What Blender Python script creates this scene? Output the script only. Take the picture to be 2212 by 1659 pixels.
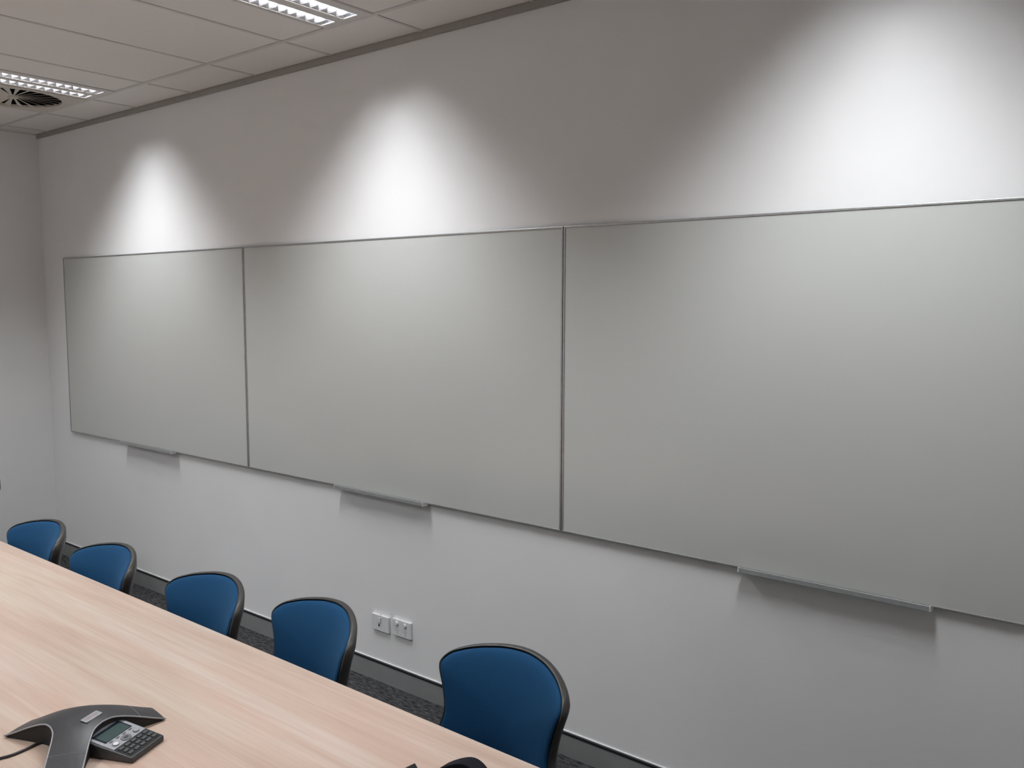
import bpy, bmesh, math, random
from mathutils import Vector, Matrix
random.seed(7)
for o in list(bpy.data.objects):
    bpy.data.objects.remove(o)
S = bpy.context.scene
COL = S.collection
R = math.radians

# ------------------------------------------------------------------ camera
CAM = Vector((6.4969, -2.7755, 1.8372))
YAW, PITCH, ROLL, FPX = 0.6760, -0.0950, 0.0022, 1874.86
fw = Vector((-math.sin(YAW) * math.cos(PITCH), math.cos(YAW) * math.cos(PITCH), math.sin(PITCH)))
r0 = Vector((math.cos(YAW), math.sin(YAW), 0)); u0 = r0.cross(fw)
rr = math.cos(ROLL) * r0 + math.sin(ROLL) * u0
uu = -math.sin(ROLL) * r0 + math.cos(ROLL) * u0
cd = bpy.data.cameras.new('camera'); cam = bpy.data.objects.new('camera', cd); COL.objects.link(cam)
cd.sensor_fit = 'HORIZONTAL'; cd.sensor_width = 36.0; cd.lens = 36.0 * FPX / 2212.0
cd.clip_start = 0.05; cd.clip_end = 100
cam.matrix_world = Matrix(((rr.x, uu.x, -fw.x, CAM.x), (rr.y, uu.y, -fw.y, CAM.y), (rr.z, uu.z, -fw.z, CAM.z), (0, 0, 0, 1)))
S.camera = cam

# ------------------------------------------------------------------ world, exposure, lamp strengths
w = bpy.data.worlds.new('world'); S.world = w; w.use_nodes = True
w.node_tree.nodes['Background'].inputs[0].default_value = (.5, .5, .5, 1)
w.node_tree.nodes['Background'].inputs[1].default_value = 0.0
S.view_settings.view_transform = 'Standard'; S.view_settings.look = 'None'
S.view_settings.gamma = 1.0; S.view_settings.use_curve_mapping = False
S.view_settings.exposure = 0.0
SPOT_W = 15.2              # watts of each of the lamp points along a fluorescent tube
LAMP_COL = (.95, .98, 1.02)
TUBE_EMIT = 42.0
ROW2_GAIN = 1.25           # extra strength added to the unseen second row, filling lower wall and boards
S.cycles.use_denoising = True
S.cycles.max_bounces = 6; S.cycles.diffuse_bounces = 4; S.cycles.glossy_bounces = 3
S.cycles.use_adaptive_sampling = True; S.cycles.adaptive_threshold = .13; S.cycles.adaptive_min_samples = 20
S.cycles.sample_clamp_indirect = 4.0
S.cycles.caustics_reflective = False
S.cycles.time_limit = 900

# ------------------------------------------------------------------ materials
def lin(c): return tuple(((x / 255) / 12.92 if x / 255 <= .04045 else ((x / 255 + .055) / 1.055) ** 2.4) for x in c) + (1,)
def mat(name, col, rough=.5, metal=0, spec=.5):
    m = bpy.data.materials.new(name); m.use_nodes = True
    b = m.node_tree.nodes['Principled BSDF']
    b.inputs['Base Color'].default_value = col if len(col) == 4 else tuple(col) + (1,)
    b.inputs['Roughness'].default_value = rough; b.inputs['Metallic'].default_value = metal
    b.inputs['Specular IOR Level'].default_value = spec
    return m, m.node_tree, b
def noise_mat(name, c1, c2, scale, rough=.6, bump=0.0, detail=4, vec=(1, 1, 1), metal=0, spec=.5, bscale=None, lo=.35, hi=.65, dist=.001):
    m, nt, b = mat(name, c1, rough, metal, spec)
    N = nt.nodes.new; L = nt.links.new
    tc = N('ShaderNodeTexCoord'); mp = N('ShaderNodeMapping'); mp.inputs['Scale'].default_value = vec
    n = N('ShaderNodeTexNoise'); n.inputs['Scale'].default_value = scale; n.inputs['Detail'].default_value = detail
    cr = N('ShaderNodeValToRGB'); cr.color_ramp.elements[0].position = lo; cr.color_ramp.elements[1].position = hi
    cr.color_ramp.elements[0].color = c1 if len(c1) == 4 else tuple(c1) + (1,)
    cr.color_ramp.elements[1].color = c2 if len(c2) == 4 else tuple(c2) + (1,)
    L(tc.outputs['Object'], mp.inputs['Vector']); L(mp.outputs['Vector'], n.inputs['Vector'])
    L(n.outputs['Fac'], cr.inputs['Fac']); L(cr.outputs['Color'], b.inputs['Base Color'])
    if bump:
        n2 = n
        if bscale:
            n2 = N('ShaderNodeTexNoise'); n2.inputs['Scale'].default_value = bscale; n2.inputs['Detail'].default_value = 3
            L(mp.outputs['Vector'], n2.inputs['Vector'])
        bp = N('ShaderNodeBump'); bp.inputs['Strength'].default_value = bump; bp.inputs['Distance'].default_value = dist
        L(n2.outputs['Fac'], bp.inputs['Height']); L(bp.outputs['Normal'], b.inputs['Normal'])
    return m
M = {}
M['wall'] = noise_mat('wall_paint', (.835, .832, .825), (.85, .847, .84), 3, .7, .12, bscale=260, spec=.3)
M['tile'] = noise_mat('ceiling_tile', (.80, .775, .75), (.86, .835, .81), 260, .9, .25, bscale=300, spec=.1)
M['tbar'] = noise_mat('grid_bar_paint', (.66, .64, .615), (.69, .67, .645), 20, .5)
M['dark_trim'] = noise_mat('dark_shadow_trim', (.35, .33, .305), (.37, .35, .325), 30, .6)
M['skirting'] = noise_mat('grey_skirting', (.25, .255, .25), (.27, .275, .27), 12, .38, .05, bscale=120)
M['skirt_shade_edge'] = noise_mat('black_skirting_shade_edge', (.012, .012, .016), (.018, .018, .022), 30, .4)
M['lit_ledge'] = noise_mat('white_lit_ledge', (.8, .8, .8), (.85, .85, .85), 30, .35)
M['white_metal'] = noise_mat('white_powder_coat', (.70, .68, .66), (.73, .71, .69), 40, .45)
M['vent_paint'] = noise_mat('cream_vent_paint', (.62, .585, .52), (.66, .62, .555), 40, .45)
M['dark_void'] = noise_mat('dark_duct', (.012, .012, .012), (.02, .02, .02), 10, .9, spec=.1)
M['alu'] = noise_mat('anodised_aluminium', (.42, .42, .42), (.48, .48, .475), 50, .38, metal=.75)
M['tray'] = noise_mat('pen_tray_aluminium', (.36, .37, .37), (.40, .41, .41), 50, .5, metal=.3)
M['plastic_white'] = noise_mat('white_plastic', (.74, .74, .75), (.78, .78, .79), 60, .32)
M['slot'] = noise_mat('socket_slot', (.02, .02, .02), (.03, .03, .03), 60, .6)
M['slot_grey'] = noise_mat('socket_slot_grey', (.16, .16, .16), (.2, .2, .2), 60, .6)
M['red'] = noise_mat('red_mark', (.5, .1, .07), (.55, .12, .08), 60, .5)
M['black'] = noise_mat('black_plastic', (.036, .034, .031), (.044, .042, .038), 90, .42, .1, bscale=500)
M['black_rough'] = noise_mat('black_base_plastic', (.015, .015, .015), (.02, .02, .02), 60, .5)
M['chrome'] = noise_mat('chrome', (.6, .6, .6), (.65, .65, .65), 40, .15, metal=1)
M['blue'] = noise_mat('blue_upholstery', (.004, .048, .125), (.007, .066, .162), 700, .85, .5, bscale=900, spec=.25, dist=.0008)
_b = M['blue'].node_tree.nodes['Principled BSDF']; _b.inputs['Sheen Weight'].default_value = .10; _b.inputs['Sheen Roughness'].default_value = .45; _b.inputs['Sheen Tint'].default_value = (.25, .6, 1, 1)
M['reflector'] = noise_mat('specular_reflector', (.82, .84, .88), (.86, .88, .92), 60, .24, metal=1)
M['blade'] = noise_mat('satin_louvre_blade', (.78, .79, .82), (.82, .83, .86), 60, .42, metal=.15)
M['phone'] = noise_mat('charcoal_phone_plastic', (.035, .035, .037), (.045, .045, .047), 300, .42, .15, bscale=900, dist=.0004)
M['phone_dark'] = noise_mat('black_grille', (.009, .009, .009), (.014, .013, .012), 900, .7, .4, bscale=1200, dist=.0005)
M['silver'] = noise_mat('silver_plastic', (.33, .33, .35), (.37, .37, .39), 200, .4, metal=.25)
M['key'] = noise_mat('charcoal_rubber_key', (.045, .052, .054), (.062, .07, .072), 300, .4)
M['key_silver'] = noise_mat('dull_silver_key', (.17, .17, .175), (.2, .2, .205), 200, .35, metal=.2)
M['lettering'] = noise_mat('faded_red_print', (.42, .2, .19), (.46, .23, .22), 60, .5)
M['cable'] = noise_mat('dark_cable', (.03, .026, .024), (.04, .035, .032), 100, .45)
M['bag'] = noise_mat('black_webbing', (.006, .006, .010), (.012, .012, .018), 500, .8, .6, bscale=700, spec=.2)
M['bag_trim'] = noise_mat('grey_piping', (.22, .22, .25), (.3, .3, .33), 300, .6)
M['bag_buckle'] = noise_mat('dark_grey_buckle', (.05, .05, .055), (.065, .065, .07), 200, .4)
m, nt, b = mat('lcd_glass', lin((66, 84, 82)), .18); M['lcd'] = m
m, nt, b = mat('lcd_border', lin((30, 40, 52)), .18); M['lcd_border'] = m
m, nt, b = mat('fluorescent_tube', (1, 1, 1), .4)
b.inputs['Emission Color'].default_value = (1, .99, 1, 1); b.inputs['Emission Strength'].default_value = TUBE_EMIT; M['tube'] = m

def board_mat():
    m, nt, b = mat('whiteboard_enamel', (.6, .61, .58), .21, 0, .5)
    N = nt.nodes.new; L = nt.links.new
    tc = N('ShaderNodeTexCoord'); n = N('ShaderNodeTexNoise'); n.inputs['Scale'].default_value = 2.5; n.inputs['Detail'].default_value = 5
    cr = N('ShaderNodeValToRGB'); cr.color_ramp.elements[0].color = (.575, .587, .562, 1); cr.color_ramp.elements[1].color = (.59, .602, .577, 1)
    L(tc.outputs['Object'], n.inputs['Vector']); L(n.outputs['Fac'], cr.inputs['Fac']); L(cr.outputs['Color'], b.inputs['Base Color'])
    return m
M['board'] = board_mat()

def wood_mat():
    m, nt, b = mat('beech_laminate', (.6, .5, .42), .42, 0, .4)
    N = nt.nodes.new; L = nt.links.new
    tc = N('ShaderNodeTexCoord')
    def ns(vec, sc, det, dist=0.0):
        mp = N('ShaderNodeMapping'); mp.inputs['Scale'].default_value = vec; L(tc.outputs['Object'], mp.inputs['Vector'])
        n = N('ShaderNodeTexNoise'); n.inputs['Scale'].default_value = sc; n.inputs['Detail'].default_value = det; n.inputs['Distortion'].default_value = dist
        L(mp.outputs['Vector'], n.inputs['Vector']); return n
    a = ns((.42, 7.5, 1), 2.2, 5, .6)
    g = ns((1.2, 45, 1), 2.4, 4, .3)
    h = ns((.5, 2.0, 1), 1.7, 2)
    cr = N('ShaderNodeValToRGB'); e = cr.color_ramp.elements
    e[0].position = .30; e[0].color = (.56, .405, .325, 1); e[1].position = .72; e[1].color = (.67, .56, .485, 1)
    k = e.new(.5); k.color = (.62, .48, .395, 1)
    L(a.outputs['Fac'], cr.inputs['Fac'])
    cr2 = N('ShaderNodeValToRGB'); e = cr2.color_ramp.elements
    e[0].position = .32; e[0].color = (.86, .82, .80, 1); e[1].position = .6; e[1].color = (1, 1, 1, 1)
    L(g.outputs['Fac'], cr2.inputs['Fac'])
    mx = N('ShaderNodeMix'); mx.data_type = 'RGBA'; mx.blend_type = 'MULTIPLY'; mx.inputs['Factor'].default_value = .55
    L(cr.outputs['Color'], mx.inputs['A']); L(cr2.outputs['Color'], mx.inputs['B'])
    cr3 = N('ShaderNodeValToRGB'); e = cr3.color_ramp.elements
    e[0].position = .35; e[0].color = (1.0, .95, .93, 1); e[1].position = .65; e[1].color = (.97, 1.0, .98, 1)
    L(h.outputs['Fac'], cr3.inputs['Fac'])
    mx2 = N('ShaderNodeMix'); mx2.data_type = 'RGBA'; mx2.blend_type = 'MULTIPLY'; mx2.inputs['Factor'].default_value = 1
    L(mx.outputs['Result'], mx2.inputs['A']); L(cr3.outputs['Color'], mx2.inputs['B'])
    L(mx2.outputs['Result'], b.inputs['Base Color'])
    return m
M['wood'] = wood_mat()
M['wood_edge'] = noise_mat('beech_edge_band', (.50, .37, .29), (.56, .43, .35), 8, .45, vec=(.5, 1, 6))

def carpet_mat():
    m, nt, b = mat('charcoal_carpet', (.02, .02, .02), .95, 0, .15)
    N = nt.nodes.new; L = nt.links.new
    tc = N('ShaderNodeTexCoord')
    mp = N('ShaderNodeMapping'); mp.inputs['Scale'].default_value = (1, 4.5, 1); L(tc.outputs['Object'], mp.inputs['Vector'])
    a = N('ShaderNodeTexNoise'); a.inputs['Scale'].default_value = 26; a.inputs['Detail'].default_value = 6; L(mp.outputs['Vector'], a.inputs['Vector'])
    v = N('ShaderNodeTexNoise'); v.inputs['Scale'].default_value = 230; v.inputs['Detail'].default_value = 2; L(tc.outputs['Object'], v.inputs['Vector'])
    ad = N('ShaderNodeMath'); ad.operation = 'MULTIPLY'; L(a.outputs['Fac'], ad.inputs[0]); L(v.outputs['Fac'], ad.inputs[1])
    cr = N('ShaderNodeValToRGB'); e = cr.color_ramp.elements
    e[0].position = .16; e[0].color = (.012, .012, .013, 1); e[1].position = .42; e[1].color = (.15, .15, .155, 1)
    L(ad.outputs[0], cr.inputs['Fac']); L(cr.outputs['Color'], b.inputs['Base Color'])
    bp = N('ShaderNodeBump'); bp.inputs['Strength'].default_value = .8; bp.inputs['Distance'].default_value = .004
    L(v.outputs['Fac'], bp.inputs['Height']); L(bp.outputs['Normal'], b.inputs['Normal'])
    return m
M['carpet'] = carpet_mat()

# ------------------------------------------------------------------ mesh helpers
def obj(name, bm, m, parent=None, smooth=False, bevel=0, seg=2):
    me = bpy.data.meshes.new(name)
    bmesh.ops.recalc_face_normals(bm, faces=bm.faces[:])
    bm.to_mesh(me); bm.free()
    me.materials.append(M[m] if isinstance(m, str) else m)
    if smooth:
        for p in me.polygons: p.use_smooth = True
    o = bpy.data.objects.new(name, me); COL.objects.link(o)
    if parent: o.parent = parent
    if bevel:
        md = o.modifiers.new('bevel', 'BEVEL'); md.width = bevel; md.segments = seg; md.limit_method = 'ANGLE'; md.angle_limit = R(35)
    return o
def inst(name, src, parent, loc=(0, 0, 0), rot=(0, 0, 0)):
    o = src.copy(); o.name = name; COL.objects.link(o); o.parent = parent; o.location = loc; o.rotation_euler = rot
    return o
def box(x0, x1, y0, y1, z0, z1, bm=None):
    bm = bm or bmesh.new()
    v = [bm.verts.new((x, y, z)) for x in (x0, x1) for y in (y0, y1) for z in (z0, z1)]
    for f in ((0, 1, 3, 2), (4, 6, 7, 5), (0, 4, 5, 1), (2, 3, 7, 6), (0, 2, 6, 4), (1, 5, 7, 3)):
        bm.faces.new([v[i] for i in f])
    return bm
def prism(pts, axis, a0, a1, bm=None):
    """closed 2D polygon extruded along an axis; pts are the other two coordinates in xyz order"""
    bm = bm or bmesh.new()
    def P(p, a):
        return {'x': (a, p[0], p[1]), 'y': (p[0], a, p[1]), 'z': (p[0], p[1], a)}[axis]
    A = [bm.verts.new(P(p, a0)) for p in pts]; B = [bm.verts.new(P(p, a1)) for p in pts]
    n = len(pts)
    for i in range(n): bm.faces.new((A[i], A[(i + 1) % n], B[(i + 1) % n], B[i]))
    bm.faces.new(A); bm.faces.new(B[::-1])
    return bm
def tube(pts, rad, n=10, bm=None, caps=True):
    bm = bm or bmesh.new(); pts = [Vector(p) for p in pts]; rings = []
    rad = rad if isinstance(rad, (list, tuple)) else [rad] * len(pts)
    up = Vector((0, 0, 1))
    for i, p in enumerate(pts):
        t = (pts[min(i + 1, len(pts) - 1)] - pts[max(i - 1, 0)]).normalized()
        a = t.cross(up)
        if a.length < .05: a = t.cross(Vector((0, 1, 0)))
        a.normalize(); b = a.cross(t)
        rings.append([bm.verts.new(p + rad[i] * (math.cos(2 * math.pi * k / n) * a + math.sin(2 * math.pi * k / n) * b)) for k in range(n)])
    for A, B in zip(rings, rings[1:]):
        for k in range(n): bm.faces.new((A[k], A[(k + 1) % n], B[(k + 1) % n], B[k]))
    if caps: bm.faces.new(rings[0][::-1]); bm.faces.new(rings[-1])
    return bm
def lathe(prof, n=24, bm=None, c=(0, 0, 0)):
    bm = bm or bmesh.new(); rings = []
    for r, z in prof:
        rings.append([bm.verts.new((c[0] + r * math.cos(2 * math.pi * k / n), c[1] + r * math.sin(2 * math.pi * k / n), c[2] + z)) for k in range(n)])
    for A, B in zip(rings, rings[1:]):
        for k in range(n): bm.faces.new((A[k], A[(k + 1) % n], B[(k + 1) % n], B[k]))
    bm.faces.new(rings[0][::-1]); bm.faces.new(rings[-1])
    return bm
def spline(P, n=8, closed=False):
    out = []; m_ = len(P)
    rng = range(m_) if closed else range(m_ - 1)
    for i in rng:
        g = (lambda k: P[k % m_]) if closed else (lambda k: P[max(0, min(m_ - 1, k))])
        p0, p1, p2, p3 = g(i - 1), g(i), g(i + 1), g(i + 2)
        for j in range(n):
            t = j / n
            out.append(tuple(.5 * (2 * b + (c - a) * t + (2 * a - 5 * b + 4 * c - d) * t * t + (3 * b - a - 3 * c + d) * t ** 3) for a, b, c, d in zip(p0, p1, p2, p3)))
    if not closed: out.append(tuple(P[-1]))
    return out
def tag(o, label=None, cat=None, group=None, kind=None):
    for k, v in (('label', label), ('category', cat), ('group', group), ('kind', kind)):
        if v: o[k] = v
    return o
def thing(name, label, cat, loc=(0, 0, 0), rz=0, group=None):
    o = bpy.data.objects.new(name, None); COL.objects.link(o); o.empty_display_size = .1
    o.location = loc; o.rotation_euler = (0, 0, rz)
    return tag(o, label, cat, group)
def copy_tree(o, parent=None):
    c = o.copy(); COL.objects.link(c); c.parent = parent
    for ch in o.children: copy_tree(ch, c)
    return c

# ------------------------------------------------------------------ the room
XR, YF, ZC = 7.26, -4.18, 2.990
def struct(name, bm, m, label, **k):
    return tag(obj(name, bm, m, **k), label, kind='structure')
struct('floor', box(-.1, XR + .1, YF - .1, .1, -.1, 0), 'carpet', 'dark charcoal flecked carpet floor')
struct('wall_back', box(-.1, XR + .1, 0, .1, 0, 3.2), 'wall', 'white painted wall that carries the whiteboards')
struct('wall_left', box(-.1, 0, YF, 0, 0, 3.2), 'wall', 'white painted end wall at the far left')
struct('wall_right', box(XR, XR + .1, YF, 0, 0, 3.2), 'wall', 'white painted end wall behind the camera')
struct('wall_front', box(-.1, XR + .1, YF - .1, YF, 0, 3.2), 'wall', 'white painted wall opposite the whiteboards')
SK = .099
def skirting(name, axis, a0, a1, w0, sgn, label):
    e = tag(bpy.data.objects.new(name, None), label, kind='structure'); COL.objects.link(e)
    def bx(nm, m, d, z0, z1):
        if axis == 'x': o = obj(nm, box(a0, a1, min(w0, w0 + sgn * d), max(w0, w0 + sgn * d), z0, z1), m, e)
        else: o = obj(nm, box(min(w0, w0 + sgn * d), max(w0, w0 + sgn * d), a0, a1, z0, z1), m, e)
    bx('skirting_board', 'skirting', .012, 0, SK - .009)
    bx('shade_edge_strip', 'skirt_shade_edge', .0135, SK - .009, SK)  # black colour carries the rounded edge and the shadow line below the ledge
    bx('lit_ledge', 'lit_ledge', .005, SK, SK + .003)  # white strip stands in for the top ledge lit from above
skirting('baseboard_back', 'x', 0, XR, 0, -1, 'grey skirting board with dark edge and painted shadow line on top below the whiteboard wall')
skirting('baseboard_left', 'y', YF, -.014, 0, 1, 'grey skirting board along the left end wall')
skirting('baseboard_front', 'x', 0, XR, YF, 1, 'grey skirting board along the opposite wall')
skirting('baseboard_right', 'y', YF + .014, -.014, XR, -1, 'grey skirting board along the right end wall')
struct('trim_1', box(0.0, XR, -.014, 0, ZC - .026, ZC + .03), 'dark_trim', 'dark grey shadow-line trim where whiteboard wall meets ceiling')
struct('trim_2', box(0, .014, YF, -.014, ZC - .006, ZC + .03), 'white_metal', 'pale angle trim where left wall meets ceiling')

# ceiling: slab above, T-bars and lay-in tiles as its parts
GX, GY, PX, PY = .180, -.2886, .6, 1.2
ceil = tag(bpy.data.objects.new('ceiling', None), 'suspended ceiling of pale mineral tiles in a metal grid', kind='structure'); COL.objects.link(ceil)
obj('slab', box(-.1, XR + .1, YF - .1, .1, 3.2, 3.3), 'dark_void', ceil)
xs = [GX + PX * k for k in range(20) if GX + PX * k < XR]
ys = [GY - PY * k for k in range(6) if GY - PY * k > YF]
BW = .011
for y in ys: obj('grid_bar', box(0, XR, y - BW, y + BW, ZC, ZC + .02), 'tbar', ceil)
yc = [0] + ys + [YF]
for x in xs:
    for a, b in zip(yc, yc[1:]):
        y1 = a - (BW if a != 0 else .014); y0 = b + (BW if b != YF else 0)
        obj('grid_bar', box(x - BW * .8, x + BW * .8, y0, y1, ZC + .0005, ZC + .02), 'tbar', ceil)
xc = [0] + xs + [XR]
FIX = [(1.5345, 0), (3.6375, 0), (5.7345, 0), (1.5345, 2), (3.6375, 2)]    # fixture centres x, tile row
VENT = [(1.08, -.5886), (4.68, -2.9886)]
tile_cache = {}
def tile(x0, x1, y0, y1):
    w_, d_ = round(x1 - x0, 4), round(y1 - y0, 4)
    if w_ < .02 or d_ < .02: return
    k = (w_, d_)
    if k not in tile_cache:
        o = obj('ceiling_tile', box(-w_ / 2, w_ / 2, -d_ / 2, d_ / 2, 0, .015), 'tile', ceil, bevel=.0025, seg=1)
        tile_cache[k] = o
    else:
        o = inst('ceiling_tile', tile_cache[k], ceil)
    o.location = ((x0 + x1) / 2, (y0 + y1) / 2, ZC + .0025)
G = BW * .8 + .0022
for i in range(len(xc) - 1):
    for j in range(len(yc) - 1):
        x0 = xc[i] + (G if xc[i] else .015); x1 = xc[i + 1] - (G if xc[i + 1] != XR else 0)
        y1 = yc[j] - (BW + .0022 if yc[j] else .0165); y0 = yc[j + 1] + (BW + .0022 if yc[j + 1] != YF else 0)
        f = [a for a, r in FIX if r == j - 1 and xc[i] < a < xc[i + 1]]
        v = [c for c in VENT if xc[i] < c[0] < xc[i + 1] and yc[j + 1] < c[1] < yc[j]]
        if f:
            mid = (xc[i] + xc[i + 1]) / 2
            if f[0] > mid: tile(x0, mid - .007, y0, y1)
            else: tile(mid + .007, x1, y0, y1)
        elif v:
            tile(x0, x1, y0, yc[j] - .6 - .0132)
            obj('grid_bar', box(xc[i] + BW, xc[i + 1] - BW, yc[j] - .6 - BW, yc[j] - .6 + BW, ZC + .0003, ZC + .02), 'tbar', ceil)
        else: tile(x0, x1, y0, y1)

# ------------------------------------------------------------------ ceiling lights: twin tube, parabolic louvre
LW, LL = .290, 1.172
TR = [(-.088), (.052)]      # trough centres, measured from the fixture centre
TWD = .086
def make_light():
    t = thing('ceiling_light', 'x', 'ceiling light', group='twin tube louvre ceiling lights')
    # housing face with two openings
    bm = bmesh.new(); hl, hy = LW / 2, LL / 2; z0, z1 = -.0012, .0
    op = [(c - TWD / 2, c + TWD / 2) for c in TR]; ey = .022
    for a, b in ((-hl, op[0][0]), (op[0][1], op[1][0]), (op[1][1], hl)): box(a, b, -hy, hy, z0, z1, bm)
    for a, b in op:
        box(a, b, -hy, -hy + ey, z0, z1, bm); box(a, b, hy - ey, hy, z0, z1, bm)
    obj('face_frame', bm, 'white_metal', t)
    bm = bmesh.new()
    box(-hl, hl, -hy, hy, .085, .09, bm); box(-hl, -hl + .002, -hy, hy, 0, .085, bm); box(hl - .002, hl, -hy, hy, 0, .085, bm)
    box(-hl, hl, -hy, -hy + .002, 0, .085, bm); box(-hl, hl, hy - .002, hy, 0, .085, bm)
    obj('housing', bm, 'white_metal', t)
    n = 25; L0 = LL / 2 - ey; pitch = 2 * L0 / n
    for c in TR:
        # parabolic side reflectors
        prof = []
        for k in range(11):
            s = -1 + 2 * k / 10
            prof.append((c + s * TWD / 2 * (1 - .0 * abs(s)), .062 * (1 - abs(s) ** 2.2)))
        bm = bmesh.new(); A = [bm.verts.new((x, -L0, z)) for x, z in prof]; B = [bm.verts.new((x, L0, z)) for x, z in prof]
        for k in range(10): bm.faces.new((A[k], A[k + 1], B[k + 1], B[k]))
        obj('reflector', bm, 'reflector', t, smooth=True)
        obj('fluorescent_tube', tube([(c, -L0 + .01, .040), (c, L0 - .01, .040)], .008, 8, caps=False), 'tube', t, smooth=True)
        # end strips
        for s in (-1, 1): obj('end_plate', box(c - TWD / 2, c + TWD / 2, s * L0 - .0035 if s > 0 else -L0, L0 if s > 0 else -L0 + .0035, -.001, .03), 'reflector', t); obj('end_lip', box(c - TWD / 2, c + TWD / 2, L0 - .008 if s > 0 else -L0 + .0035, L0 - .0035 if s > 0 else -L0 + .008, -.0018, .004), 'white_metal', t)
        # cross blades: V section, curved upper edge
        src = None
        for k in range(1, n):
            y = -L0 + k * pitch
            if src is None:
                bm = bmesh.new(); NB = 8
                bot = []; f1 = []; f2 = []
                for q in range(NB + 1):
                    s = -1 + 2 * q / NB; x = s * TWD / 2; zt = .022
                    bot.append(bm.verts.new((x, 0, -.001))); f1.append(bm.verts.new((x, -.007, zt))); f2.append(bm.verts.new((x, .007, zt)))
                for q in range(NB):
                    bm.faces.new((bot[q], bot[q + 1], f1[q + 1], f1[q])); bm.faces.new((bot[q], f2[q], f2[q + 1], bot[q + 1])); bm.faces.new((f1[q], f1[q + 1], f2[q + 1], f2[q]))
                src = obj('louvre_blade', bm, 'blade', t); src.location = (c, y, 0)
            else: inst('louvre_blade', src, t, (c, y, 0))
        # the light given off by the tube, shaped by the louvre: wide along the tube, narrower across it
        for k in range(6):
            ld = bpy.data.lights.new('tube_glow', 'SPOT'); ld.energy = SPOT_W * (.26, .45, .62, .72, .62, .4)[k]; ld.color = LAMP_COL
            ld.spot_size = R(134); ld.spot_blend = .42; ld.shadow_soft_size = .045
            lo = bpy.data.objects.new('tube_glow', ld); COL.objects.link(lo); lo.parent = t
            lo.location = (c, L0 - .07 - k * (2 * L0 - .14) / 5, -.006); lo.rotation_euler = (0, R(-4) if c > 0 else R(4), 0); lo.scale = (.52, 1, 1)
    return t
LABEL = ['far louvre ceiling light right beside the round swirl vent',
         'bright twin tube louvre ceiling light at the top edge of the photo',
         'louvre ceiling light above the right-hand whiteboard, out of frame',
         'louvre ceiling light in the second row over the far table end',
         'louvre ceiling light in the second row over the middle of the table']
lt = make_light()
for i, (x, r) in enumerate(FIX):
    o = lt if i == 0 else copy_tree(lt)
    o.location = (x, GY - PY * (r + .5), ZC); o['label'] = LABEL[i]
    if r:
        for ch in o.children:
            if ch.type == 'LIGHT':
                ch.data = ch.data.copy(); ch.data.energy *= ROW2_GAIN

# ------------------------------------------------------------------ swirl vents
def make_vent():
    t = thing('ceiling_vent', 'x', 'air vent', group='swirl vents in the ceiling')
    h, r, n = .2865, .25, 96
    bm = bmesh.new()
    for z in (-.002, .002):
        pass
    inn, out, inn2, out2 = [], [], [], []
    for k in range(n):
        a = 2 * math.pi * k / n; c, s = math.cos(a), math.sin(a); q = h / max(abs(c), abs(s))
        inn.append(bm.verts.new((r * c, r * s, -.002))); out.append(bm.verts.new((q * c, q * s, -.002)))
        inn2.append(bm.verts.new((r * c, r * s, .012))); out2.append(bm.verts.new((q * c, q * s, .006)))
    for k in range(n):
        j = (k + 1) % n
        bm.faces.new((inn[k], inn[j], out[j], out[k])); bm.faces.new((inn[k], inn2[k], inn2[j], inn[j])); bm.faces.new((out[k], out[j], out2[j], out2[k]))
    obj('face_plate', bm, 'vent_paint', t)
    obj('hub', lathe([(.0, -.004), (.022, -.004), (.026, -.001), (.026, .012)], 24), 'vent_paint', t)
    src = None; nv = 24
    for k in range(nv):
        if src is None:
            bm = bmesh.new(); P = []
            for rr_, hw in ((.02, .003), (.251, .0155)):
                for s in (-1, 1):
                    for dz in (0, .0015):
                        P.append(bm.verts.new((rr_, s * hw, .006 + s * hw * .28 + dz)))
            for f in ((0, 1, 3, 2), (4, 6, 7, 5), (0, 4, 5, 1), (2, 3, 7, 6), (0, 2, 6, 4), (1, 5, 7, 3)): bm.faces.new([P[i] for i in f])
            src = obj('vane', bm, 'vent_paint', t)
        else: inst('vane', src, t, rot=(0, 0, 2 * math.pi * k / nv))
    obj('plenum', lathe([(.262, .012), (.262, .14), (.0, .14)][::-1] if False else [(.0, .139), (.262, .139), (.262, .010), (.258, .010), (.258, .135), (0.0, .135)], 48), 'dark_void', t)
    return t
vt = make_vent()
for i, (x, y) in enumerate(VENT):
    o = vt if i == 0 else copy_tree(vt)
    o.location = (x, y, ZC)
    o['label'] = ['cream square swirl vent with dark radial slots in the ceiling at far left', 'cream square swirl vent in the ceiling behind the camera'][i]

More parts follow.
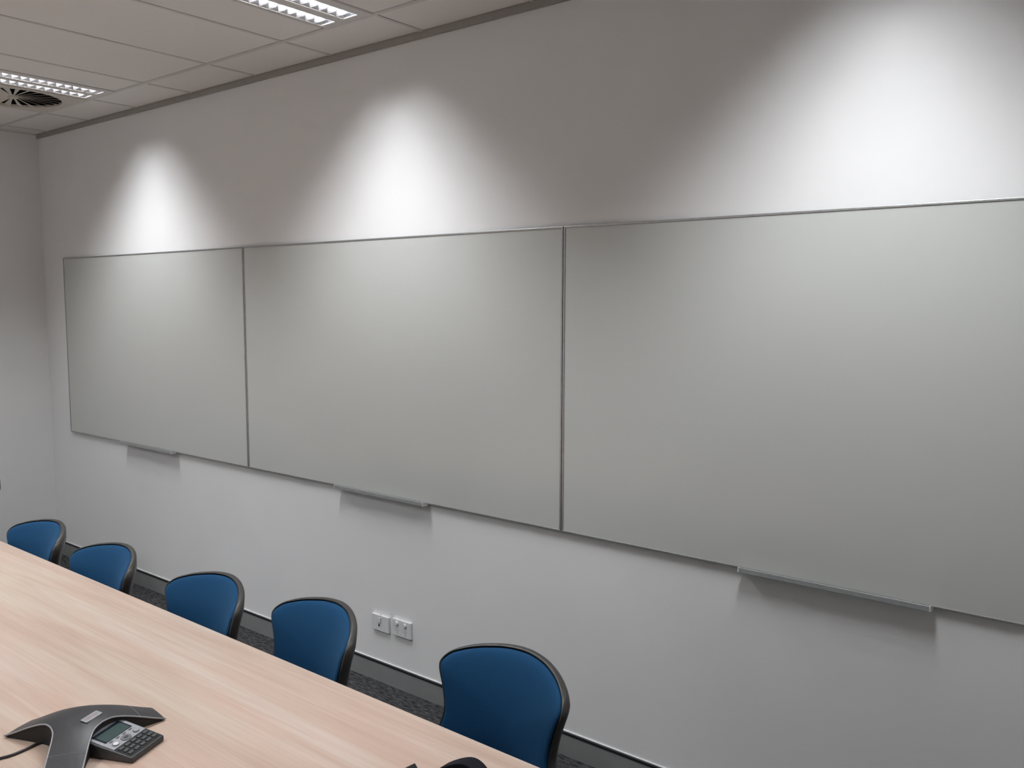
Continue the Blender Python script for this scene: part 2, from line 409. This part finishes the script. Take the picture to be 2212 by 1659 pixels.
# ------------------------------------------------------------------ whiteboards
BX = [.3317, 2.4347, 4.5372]; BWD = 2.1015; ZB, ZT = .9256, 2.1249; BT = .019
BL = ['white enamel whiteboard nearest the room corner, leftmost of three', 'middle whiteboard of the three, above the power sockets', 'right-hand whiteboard, nearest to the camera and cut by the frame']
for i, x in enumerate(BX):
    t = thing('whiteboard', BL[i], 'whiteboard', (x + BWD / 2, 0, ZB), group='whiteboards side by side on the wall')
    hw, hh = BWD / 2 - .0008, ZT - ZB; f = .0075
    obj('writing_surface', box(-hw + f, hw - f, -BT + .003, -.001, f, hh - f), 'board', t)
    for nm, b_ in (('frame_top', (-hw, hw, -BT, -.001, hh - f, hh)), ('frame_bottom', (-hw, hw, -BT, -.001, 0, f)),
                   ('frame_side', (-hw, -hw + f, -BT, -.001, f, hh - f)), ('frame_side', (hw - f, hw, -BT, -.001, f, hh - f))):
        obj(nm, box(*b_), 'alu', t, bevel=.0015)
    # pen tray: shelf with a raised lip
    y0, y1 = -BT - .033, -BT + .002
    pr = [(y1, -.004), (y0 + .002, -.004), (y0, -.002), (y0, .013), (y0 + .0025, .0145), (y0 + .004, .013), (y0 + .005, .001), (y1, .000)]
    obj('pen_tray', prism(pr, 'x', .012 - .3, .012 + .3), 'tray', t)
    for s in (-1, 1): obj('tray_end_cap', prism([(y1, -.0045), (y0 + .001, -.0045), (y0 - .0005, -.002), (y0 - .0005, .0145), (y0 + .006, .0145), (y1, .003)], 'x', .012 + s * .3, .012 + s * .3035), 'plastic_white', t)

# ------------------------------------------------------------------ wall plates
def plate(label, x0, x1, z0, z1):
    t = thing('wall_socket', label, 'socket', ((x0 + x1) / 2, 0, (z0 + z1) / 2), group='sockets low on the wall')
    w_, h_ = (x1 - x0) / 2, (z1 - z0) / 2
    obj('plate', box(-w_, w_, -.0145, -.0005, -h_, h_), 'plastic_white', t, bevel=.0025, seg=3)
    return t
t = plate('white data outlet plate with one small black port, left of the pair', 3.412, 3.530, .2545, .333)
obj('port_frame', box(-.014, .006, -.0165, -.0145, -.002, .026), 'plastic_white', t, bevel=.001)
obj('shutter_line', box(.0055, .007, -.0168, -.0145, .002, .028), 'slot_grey', t)
obj('shutter_line', box(-.012, .007, -.0168, -.0145, .0015, .003), 'slot_grey', t)
obj('port', box(-.0085, -.001, -.0172, -.0145, -.0135, -.0055), 'slot', t)
obj('indicator_mark', box(-.008, .004, -.009, -.005, .0392, .0398), 'red', t)
t = plate('white double power outlet with two round switches, right of the pair', 3.557, 3.678, .2605, .341)
for s in (-1, 1):
    bm = tube([(s * .0275 - .001, -.014, .0225), (s * .0275 - .001, -.0225, .0225)], [.0095, .0088], 20)
    obj('switch', bm, 'plastic_white', t, bevel=.001)
    bm = bmesh.new()
    for a, dx, dz in ((R(30), -.006, .002), (R(-30), .006, .002), (0, 0, -.010)):
        c, s_ = math.cos(a), math.sin(a)
        pts = [(s * .0275 + dx + c * u - s_ * v, -.014 + dz + s_ * u + c * v) for u, v in ((-.0009, -.0035), (.0009, -.0035), (.0009, .0035), (-.0009, .0035))]
        prism(pts, 'y', -.0152, -.0140, bm)
    obj('socket_slots', bm, 'slot_grey', t)

# ------------------------------------------------------------------ table
TX0, TX1, TY0, TY1, TZ = .86, 5.66, -2.68, -1.1774, .72
t = thing('conference_table', 'long pale beech laminate conference table running along the wall', 'table', ((TX0 + TX1) / 2, (TY0 + TY1) / 2, 0))
hx, hy = (TX1 - TX0) / 2, (TY1 - TY0) / 2
obj('tabletop', box(-hx + .002, hx - .002, -hy + .002, hy - .002, TZ - .025, TZ), 'wood', t, bevel=.001, seg=1)
bm = box(-hx, hx, hy - .002, hy, TZ - .0255, TZ - .0012); box(-hx, hx, -hy, -hy + .002, TZ - .0255, TZ - .0012, bm)
box(-hx, -hx + .002, -hy + .002, hy - .002, TZ - .0255, TZ - .0012, bm); box(hx - .002, hx, -hy + .002, hy - .002, TZ - .0255, TZ - .0012, bm)
obj('edge_band', bm, 'wood_edge', t)
for x in (-hx + .5, .15, hx - .5):
    obj('beam', box(x - .03, x + .03, -hy + .2, hy - .2, TZ - .066, TZ - .026), 'black_rough', t)
    for s in (-1, 1):
        obj('leg', tube([(x, s * (hy - .42), .03), (x, s * (hy - .42), TZ - .06)], .032, 20), 'chrome', t, smooth=True)
    obj('foot', box(x - .04, x + .04, -hy + .3, hy - .3, 0, .03), 'black_rough', t, bevel=.008)

# ------------------------------------------------------------------ chairs
def prof(z): return .445 * (z - .853) + .74 * (z - .853) ** 2      # side view of the back: reclined above, upright at the waist
HALF = [(0, .853), (.069, .8495), (.115, .8434), (.155, .8365), (.186, .828), (.213, .8165), (.2285, .798), (.2285, .776), (.2142, .7336), (.203, .69), (.200, .655), (.2075, .614), (.214, .575), (.205, .535), (.17, .507), (.09, .501), (0, .500)]
WRAP = 1.65; BY = .27
def back_pt(u, z, off): return (u, BY + prof(z) - WRAP * u * u + off, z)
def outline(grow):
    P = [(u, z) for u, z in HALF] + [(-u, z) for u, z in HALF[-2:0:-1]]
    C_ = spline(P, 4, True); n = len(C_); out = []
    for i in range(n):
        a, b = C_[i - 1], C_[(i + 1) % n]; tx, tz = b[0] - a[0], b[1] - a[1]; l = math.hypot(tx, tz) or 1
        out.append((C_[i][0] - tz / l * grow, C_[i][1] + tx / l * grow))
    return out
def loft(rings, close_first=None, close_last=None):
    bm = bmesh.new(); V = [[bm.verts.new(p) for p in r] for r in rings]; n = len(V[0])
    for A, B in zip(V, V[1:]):
        for k in range(n): bm.faces.new((A[k], A[(k + 1) % n], B[(k + 1) % n], B[k]))
    for c, ring in ((close_first, V[0]), (close_last, V[-1])):
        if c:
            cv = bm.verts.new(c)
            for k in range(n): bm.faces.new((ring[k], ring[(k + 1) % n], cv))
    return bm
def shrink(P, s, c=(0, .665)): return [(c[0] + (u - c[0]) * s, c[1] + (z - c[1]) * s) for u, z in P]
def make_chair():
    t = thing('office_chair', 'x', 'chair', group='blue office chairs along the table')
    O = outline(0.0)
    # orientation of the outline decides the sign of the outward offset
    sgn = 1 if outline(.01)[0][1] > O[0][1] else -1
    big = outline(sgn * .0065); mid = outline(sgn * .005); lip = outline(sgn * .001)
    rings = []
    for P, off in ((lip, .004), (lip, -.001), (outline(sgn * .003), -.004), (mid, -.0025), (big, .003), (big, .020), (mid, .027), (outline(sgn * .001), .032)):
        rings.append([back_pt(u, z, off * (1 - .5 * max(0, min(1, (z - .80) / .055))) if off > .01 else off) for u, z in P])
    for s, off in ((.8, .036), (.5, .038), (.2, .038)):
        rings.append([back_pt(u, z, off) for u, z in shrink(O, s)])
    obj('back_shell', loft(rings, None, back_pt(0, .665, .038)), 'black', t, smooth=True)
    rings = []
    for s, off in ((.985, .003), (.992, -.004), (.985, -.010), (.965, -.015), (.92, -.019), (.82, -.023), (.6, -.027), (.35, -.029), (.12, -.029)):
        rings.append([back_pt(u, z, off) for u, z in shrink(O, s)])
    obj('back_cushion', loft(rings, None, back_pt(0, .665, -.029)), 'blue', t, smooth=True)
    # seat
    def sq(hw, hd, cy, e=3.2, n=48):
        out = []
        for k in range(n):
            a = 2 * math.pi * k / n; c, s = math.cos(a), math.sin(a)
            r_ = (abs(c) ** e + abs(s) ** e) ** (-1 / e); out.append((hw * c * r_, cy + hd * s * r_))
        return out
    ring = lambda hw, hd, z: [(x, y, z - (.02 * max(0, (-y - .1) / .15) ** 2)) for x, y in sq(hw, hd, -.01)]
    obj('seat_cushion', loft([ring(.225, .215, .425), ring(.235, .225, .440), ring(.238, .228, .455), ring(.228, .218, .470), ring(.19, .18, .478), ring(.08, .08, .478)], None, (0, -.01, .478)), 'blue', t, smooth=True)
    obj('seat_shell', loft([ring(.12, .12, .398), ring(.2, .19, .400), ring(.232, .222, .414), ring(.236, .226, .430), ring(.22, .21, .432)], (0, -.01, .398), (0, -.01, .432)), 'black', t, smooth=True)
    # back bar, mechanism, column, star base, castors
    bm = bmesh.new()
    path = spline([(0, .02, .385), (0, .14, .380), (0, .225, .395), (0, .262, .45), (0, .262, .55), (0, .268, .62)], 5)
    L_ = [[bm.verts.new((sx * .03, y + (dz * .012), z - dz * (.012 if z < .4 else 0))) for sx, dz in ((-1, -1), (1, -1), (1, 1), (-1, 1))] for _, y, z in path]
    for A, B in zip(L_, L_[1:]):
        for k in range(4): bm.faces.new((A[k], A[(k + 1) % 4], B[(k + 1) % 4], B[k]))
    bm.faces.new(L_[0]); bm.faces.new(L_[-1][::-1])
    obj('back_bar', bm, 'black_rough', t)
    obj('mechanism', box(-.07, .07, -.09, .09, .36, .4), 'black_rough', t, bevel=.01)
    obj('gas_column', lathe([(.026, .10), (.026, .25), (.015, .252), (.015, .37)], 20), 'black_rough', t, smooth=False)
    obj('base_hub', lathe([(.03, .065), (.045, .075), (.045, .115), (.03, .125)], 24), 'black_rough', t)
    for k in range(5):
        a = 2 * math.pi * k / 5 + .3
        bm = bmesh.new(); c, s = math.cos(a), math.sin(a)
        def Q(r_, wd, z): return (r_ * c - wd * s, r_ * s + wd * c, z)
        P = [bm.verts.new(Q(*q)) for q in ((.03, -.025, .07), (.03, .025, .07), (.03, .025, .115), (.03, -.025, .115), (.235, -.016, .062), (.235, .016, .062), (.235, .016, .082), (.235, -.016, .082))]
        for f in ((0, 1, 2, 3), (4, 7, 6, 5), (0, 4, 5, 1), (1, 5, 6, 2), (2, 6, 7, 3), (3, 7, 4, 0)): bm.faces.new([P[i] for i in f])
        lg = obj('base_leg', bm, 'black_rough', t, bevel=.005)
        for sd in (-1, 1):
            bm = tube([Q(.225, sd * .006, .0275), Q(.225, sd * .024, .0275)], .027, 18)
            obj('castor_wheel', bm, 'black_rough', lg, bevel=.003)
    return t
CH = [  # reference x, y of the back, turn, height change
    (1.235, -.858, 0, 0.0, 'blue office chair at the left edge of the photo, only its rim showing'),
    (2.424, -1.040, 0, -.028, 'farthest and smallest of the five fully seen blue office chairs'),
    (3.048, -1.040, -1, -.028, 'second smallest of the five fully seen blue office chairs'),
    (3.778, -1.030, -3, -.010, 'middle one of the five fully seen blue office chairs'),
    (4.3368, -.9843, -9.6, 0.0, 'blue office chair left of the power sockets'),
    (5.0509, -.9061, -5.7, 0.0, 'nearest and largest blue office chair, right of the power sockets')]
chair = make_chair()
for i, (x, y, rz, dz, lab) in enumerate(CH):
    o = chair if i == 0 else copy_tree(chair)
    a = R(rz); o.rotation_euler = (0, 0, a)
    o.location = (x + math.sin(a) * BY, y - math.cos(a) * BY, 0)
    if dz:      # gas lift set a little lower
        for ch in o.children:
            if ch.name.split('.')[0] in ('back_shell', 'back_cushion', 'seat_cushion', 'seat_shell', 'back_bar', 'mechanism'): ch.location.z += dz
    o['label'] = lab

# ------------------------------------------------------------------ conference phone
PA = R(22.8)
t = thing('conference_phone', 'charcoal three-armed conference phone with keypad and green display', 'phone', (4.317, -1.811, TZ), PA)
ARM, HWD = .1985, .0425
def rho(d):        # d: angle from the nearest arm axis
    d = abs(d); tipd = math.atan(HWD / ARM)
    if d <= tipd: return ARM / math.cos(d)
    return ((HWD / math.sin(d)) ** 5 + .066 ** 5) ** .2
dl = [0, .07, .14, .19, math.atan(HWD / ARM), .235, .27, .31, .36, .42, .49, .57, .66, .76, .87, .97]
angs = []
for ax in (R(60), R(180), R(300)):
    angs += [(ax + d, d) for d in [-x for x in dl[:0:-1]] + dl] + [(ax + R(60), R(60))]
def hgt(r_): return .005 + .066 * math.cos(math.pi / 2 * min(1, r_ / .206)) ** 1.15
rings = []
for s in (1, .985, .95, .88, .78, .66, .52, .38, .24, .1):
    ring_ = []
    for a, d in angs:
        r_ = rho(d) * s
        ring_.append((r_ * math.cos(a), r_ * math.sin(a), hgt(r_) - (.0012 if s == 1 else 0)))
    rings.append(ring_)
obj('top_shell', loft(rings, None, (0, 0, hgt(0))), 'phone', t, smooth=True)
# dark grille walls below the rim
rings = []
for g, fz in ((.998, 1.0), (.965, .93), (.95, 0)):
    rings.append([(rho(d) * g * math.cos(a), rho(d) * g * math.sin(a), max(.0006, (hgt(rho(d)) - .003) * fz)) for a, d in angs])
obj('speaker_grille', loft(rings, None, (0, 0, .0006)), 'phone_dark', t)
# light trim line along the rim of the two hollow sides that face the table front
for ax in (R(180), R(300)):
    P = []
    for k in range(41):
        d = -.97 + 0
        f = k / 40; aa = ax + math.atan(HWD / ARM) + f * (R(120) - 2 * math.atan(HWD / ARM))
        dd = aa - ax
        if dd > R(60): dd = R(120) - dd
        r_ = rho(dd) * 1.004; P.append((r_ * math.cos(aa), r_ * math.sin(aa), hgt(rho(dd)) - .001))
    obj('trim_line', tube(P, .0021, 6), 'silver', t, smooth=True)
# seams across the arms
for ax in (R(60), R(300)):
    P = [(.135, v, hgt(math.hypot(.135, v)) + .0001) for v in [-.043 + .086 * k / 8 for k in range(9)]]
    obj('seam', tube([(x * math.cos(ax) - y * math.sin(ax), x * math.sin(ax) + y * math.cos(ax), z) for x, y, z in P], .0005, 5), 'silver', t)
# badge with its lettering
BZ = hgt(.04)
def tilt_pt(x, y, z): return (x, y, z)
sl = (hgt(.05) - hgt(.03)) / .02
bd = obj('badge', prism([(-.0095, -.028), (.0095, -.028), (.0105, -.024), (.0105, .024), (.0095, .028), (-.0095, .028), (-.0105, .024), (-.0105, -.024)], 'z', 0, .0015), 'silver', t, bevel=.0006)
bd.location = (.036, 0, hgt(.036) - .0003); bd.rotation_euler = (0, -math.atan(sl), 0)
fc = bpy.data.curves.new('lettering', 'FONT'); fc.body = 'POLYCOM'; fc.size = .0085; fc.align_x = 'CENTER'; fc.align_y = 'CENTER'; fc.extrude = .0001
fo = bpy.data.objects.new('lettering_curve', fc); COL.objects.link(fo)
bpy.context.view_layer.update()
me = bpy.data.meshes.new_from_object(fo.evaluated_get(bpy.context.evaluated_depsgraph_get()))
bpy.data.objects.remove(fo); me.materials.clear(); me.materials.append(M['lettering'])
lo = bpy.data.objects.new('lettering', me); COL.objects.link(lo); lo.parent = bd; lo.location = (0, 0, .0017); lo.rotation_euler = (0, 0, R(90))
# keypad console: wedge between two arms
K0, K1, KH0, KH1 = .060, .204, .042, .015
def kz(x): return KH0 + (KH1 - KH0) * (x - K0) / (K1 - K0)
def kw(x): return .064 - .005 * (x - K0) / (K1 - K0)
bm = bmesh.new()
P = [bm.verts.new(p) for p in ((K0, -kw(K0), .001), (K0, kw(K0), .001), (K1, kw(K1), .001), (K1, -kw(K1), .001), (K0, -kw(K0), KH0), (K0, kw(K0), KH0), (K1, kw(K1), KH1), (K1, -kw(K1), KH1))]
for f in ((0, 3, 2, 1), (4, 5, 6, 7), (0, 1, 5, 4), (1, 2, 6, 5), (2, 3, 7, 6), (3, 0, 4, 7)): bm.faces.new([P[i] for i in f])
con = obj('console', bm, 'phone', t, bevel=.003, seg=3)
ST = math.atan((KH1 - KH0) / (K1 - K0))
def on_face(name, pts, h0, h1, m, par=con, bevel=0):
    """a small prism standing on the sloped console face; pts in (distance from centre, sideways)"""
    bm = prism([(x, y) for x, y in pts], 'z', 0, 1)
    for v in bm.verts:
        h = h1 if v.co.z > .5 else h0
        x, y = v.co.x, v.co.y
        v.co = (x - math.sin(ST) * h, y, kz(x) + math.cos(ST) * h)
    return obj(name, bm, m, par, bevel=bevel)
def rect(x0, x1, y0, y1): return [(x0, y0), (x1, y0), (x1, y1), (x0, y1)]
def oval(cx, cy, a, b, n=16): return [(cx + a * math.cos(2 * math.pi * k / n), cy + b * math.sin(2 * math.pi * k / n)) for k in range(n)]
on_face('silver_fascia', [(.066, -.052), (.072, -.057), (.150, -.0565), (.150, .0565), (.072, .057), (.066, .052)], 0, .0012, 'silver')
lb = on_face('display_bezel', rect(.075, .1175, -.047, .047), .0012, .0018, 'lcd_border')
on_face('display', rect(.083, .1165, -.042, .042), .0018, .0022, 'lcd')
for k in range(4): on_face('soft_key', oval(.1225, -.034 + .0227 * k, .0026, .006), .0012, .003, 'key_silver', bevel=.0005)
for s in (-1, 1): on_face('call_key_ring', oval(.138, s * .036, .0075, .0098), .0012, .0022, 'key_silver'); on_face('call_key', oval(.138, s * .036, .0058, .0078), .0022, .0042, 'plastic_white' if s < 0 else 'silver', bevel=.001)
on_face('navigation_ring', oval(.138, 0, .0105, .0155, 24), .0012, .0032, 'key_silver', bevel=.001)
on_face('select_key', oval(.138, 0, .0045, .0072, 20), .0032, .0045, 'key', bevel=.0008)
on_face('keypad_base', rect(.151, .198, -.0555, .0555), 0, .0008, 'phone_dark')
for i in range(3):
    for j in range(5):
        x = .1605 + i * .0135; y = -.0425 + j * .02125
        on_face('key', rect(x - .0042, x + .0042, y - .0078, y + .0078), .0008, .0034, 'key', bevel=.001)

# its cable
P0 = [(4.275, -1.86, TZ + .006), (4.255, -1.885, TZ + .0045), (4.262, -1.925, TZ + .004), (4.262, -1.965, TZ + .004), (4.235, -2.02, TZ + .004), (4.15, -2.10, TZ + .004), (4.0, -2.2, TZ + .004), (3.8, -2.26, TZ + .004)]
tag(obj('phone_cable', tube(spline(P0, 8), .0034, 8), 'cable', smooth=True), 'dark round cable trailing from the conference phone across the table', 'cable')

# ------------------------------------------------------------------ black bag lying at the bottom edge of the photo
t = thing('laptop_bag', 'black soft bag with arched carry handle at the bottom edge of the photo', 'bag', (5.27, -1.62, TZ))
def sq2(hw, hd, e=5, n=40):
    out = []
    for k in range(n):
        a = 2 * math.pi * k / n; c, s = math.cos(a), math.sin(a); r_ = (abs(c) ** e + abs(s) ** e) ** (-1 / e); out.append((hw * c * r_, hd * s * r_))
    return out
obj('bag_body', loft([[(x, y - .03, z) for x, y in sq2(hw, hd)] for hw, hd, z in ((.15, .17, .001), (.175, .195, .008), (.18, .2, .022), (.175, .195, .036), (.14, .16, .042))], (0, -.03, .001), (0, -.03, .044)), 'bag', t, smooth=True)
obj('piping', tube([(x, y - .03, .030) for x, y in sq2(.181, .201)] + [(.181, -.03, .030)], .003, 6), 'bag_trim', t, smooth=True)
pts = spline([(-.052, .155, .035), (-.048, .18, .062), (-.028, .197, .079), (.022, .203, .100), (.062, .197, .087), (.085, .18, .060), (.09, .155, .035)], 6)
bm = bmesh.new(); V = []
for i, p in enumerate(pts):
    a = Vector(pts[max(0, i - 1)]); b = Vector(pts[min(len(pts) - 1, i + 1)]); tn = (b - a).normalized(); nrm = Vector((0, 1, 0)).cross(tn).normalized()
    V.append([bm.verts.new(Vector(p) + Vector((0, .019 * cy, 0)) + nrm * .015 * cn) for cy, cn in ((-1, -1), (1, -1), (1, 1), (-1, 1))])
for A, B in zip(V, V[1:]):
    for k in range(4): bm.faces.new((A[k], A[(k + 1) % 4], B[(k + 1) % 4], B[k]))
bm.faces.new(V[0]); bm.faces.new(V[-1][::-1])
obj('handle', bm, 'bag', t, bevel=.006, seg=3)

bm = prism([(-.0165, -.02), (.0165, -.02), (.0165, .008), (.006, .021), (-.0165, .008)], 'y', -.002, .002)
st = obj('strap_tab', bm, 'bag_buckle', t, bevel=.001); st.location = (-.163, .205, .022); st.rotation_euler = (R(-20), 0, R(25))
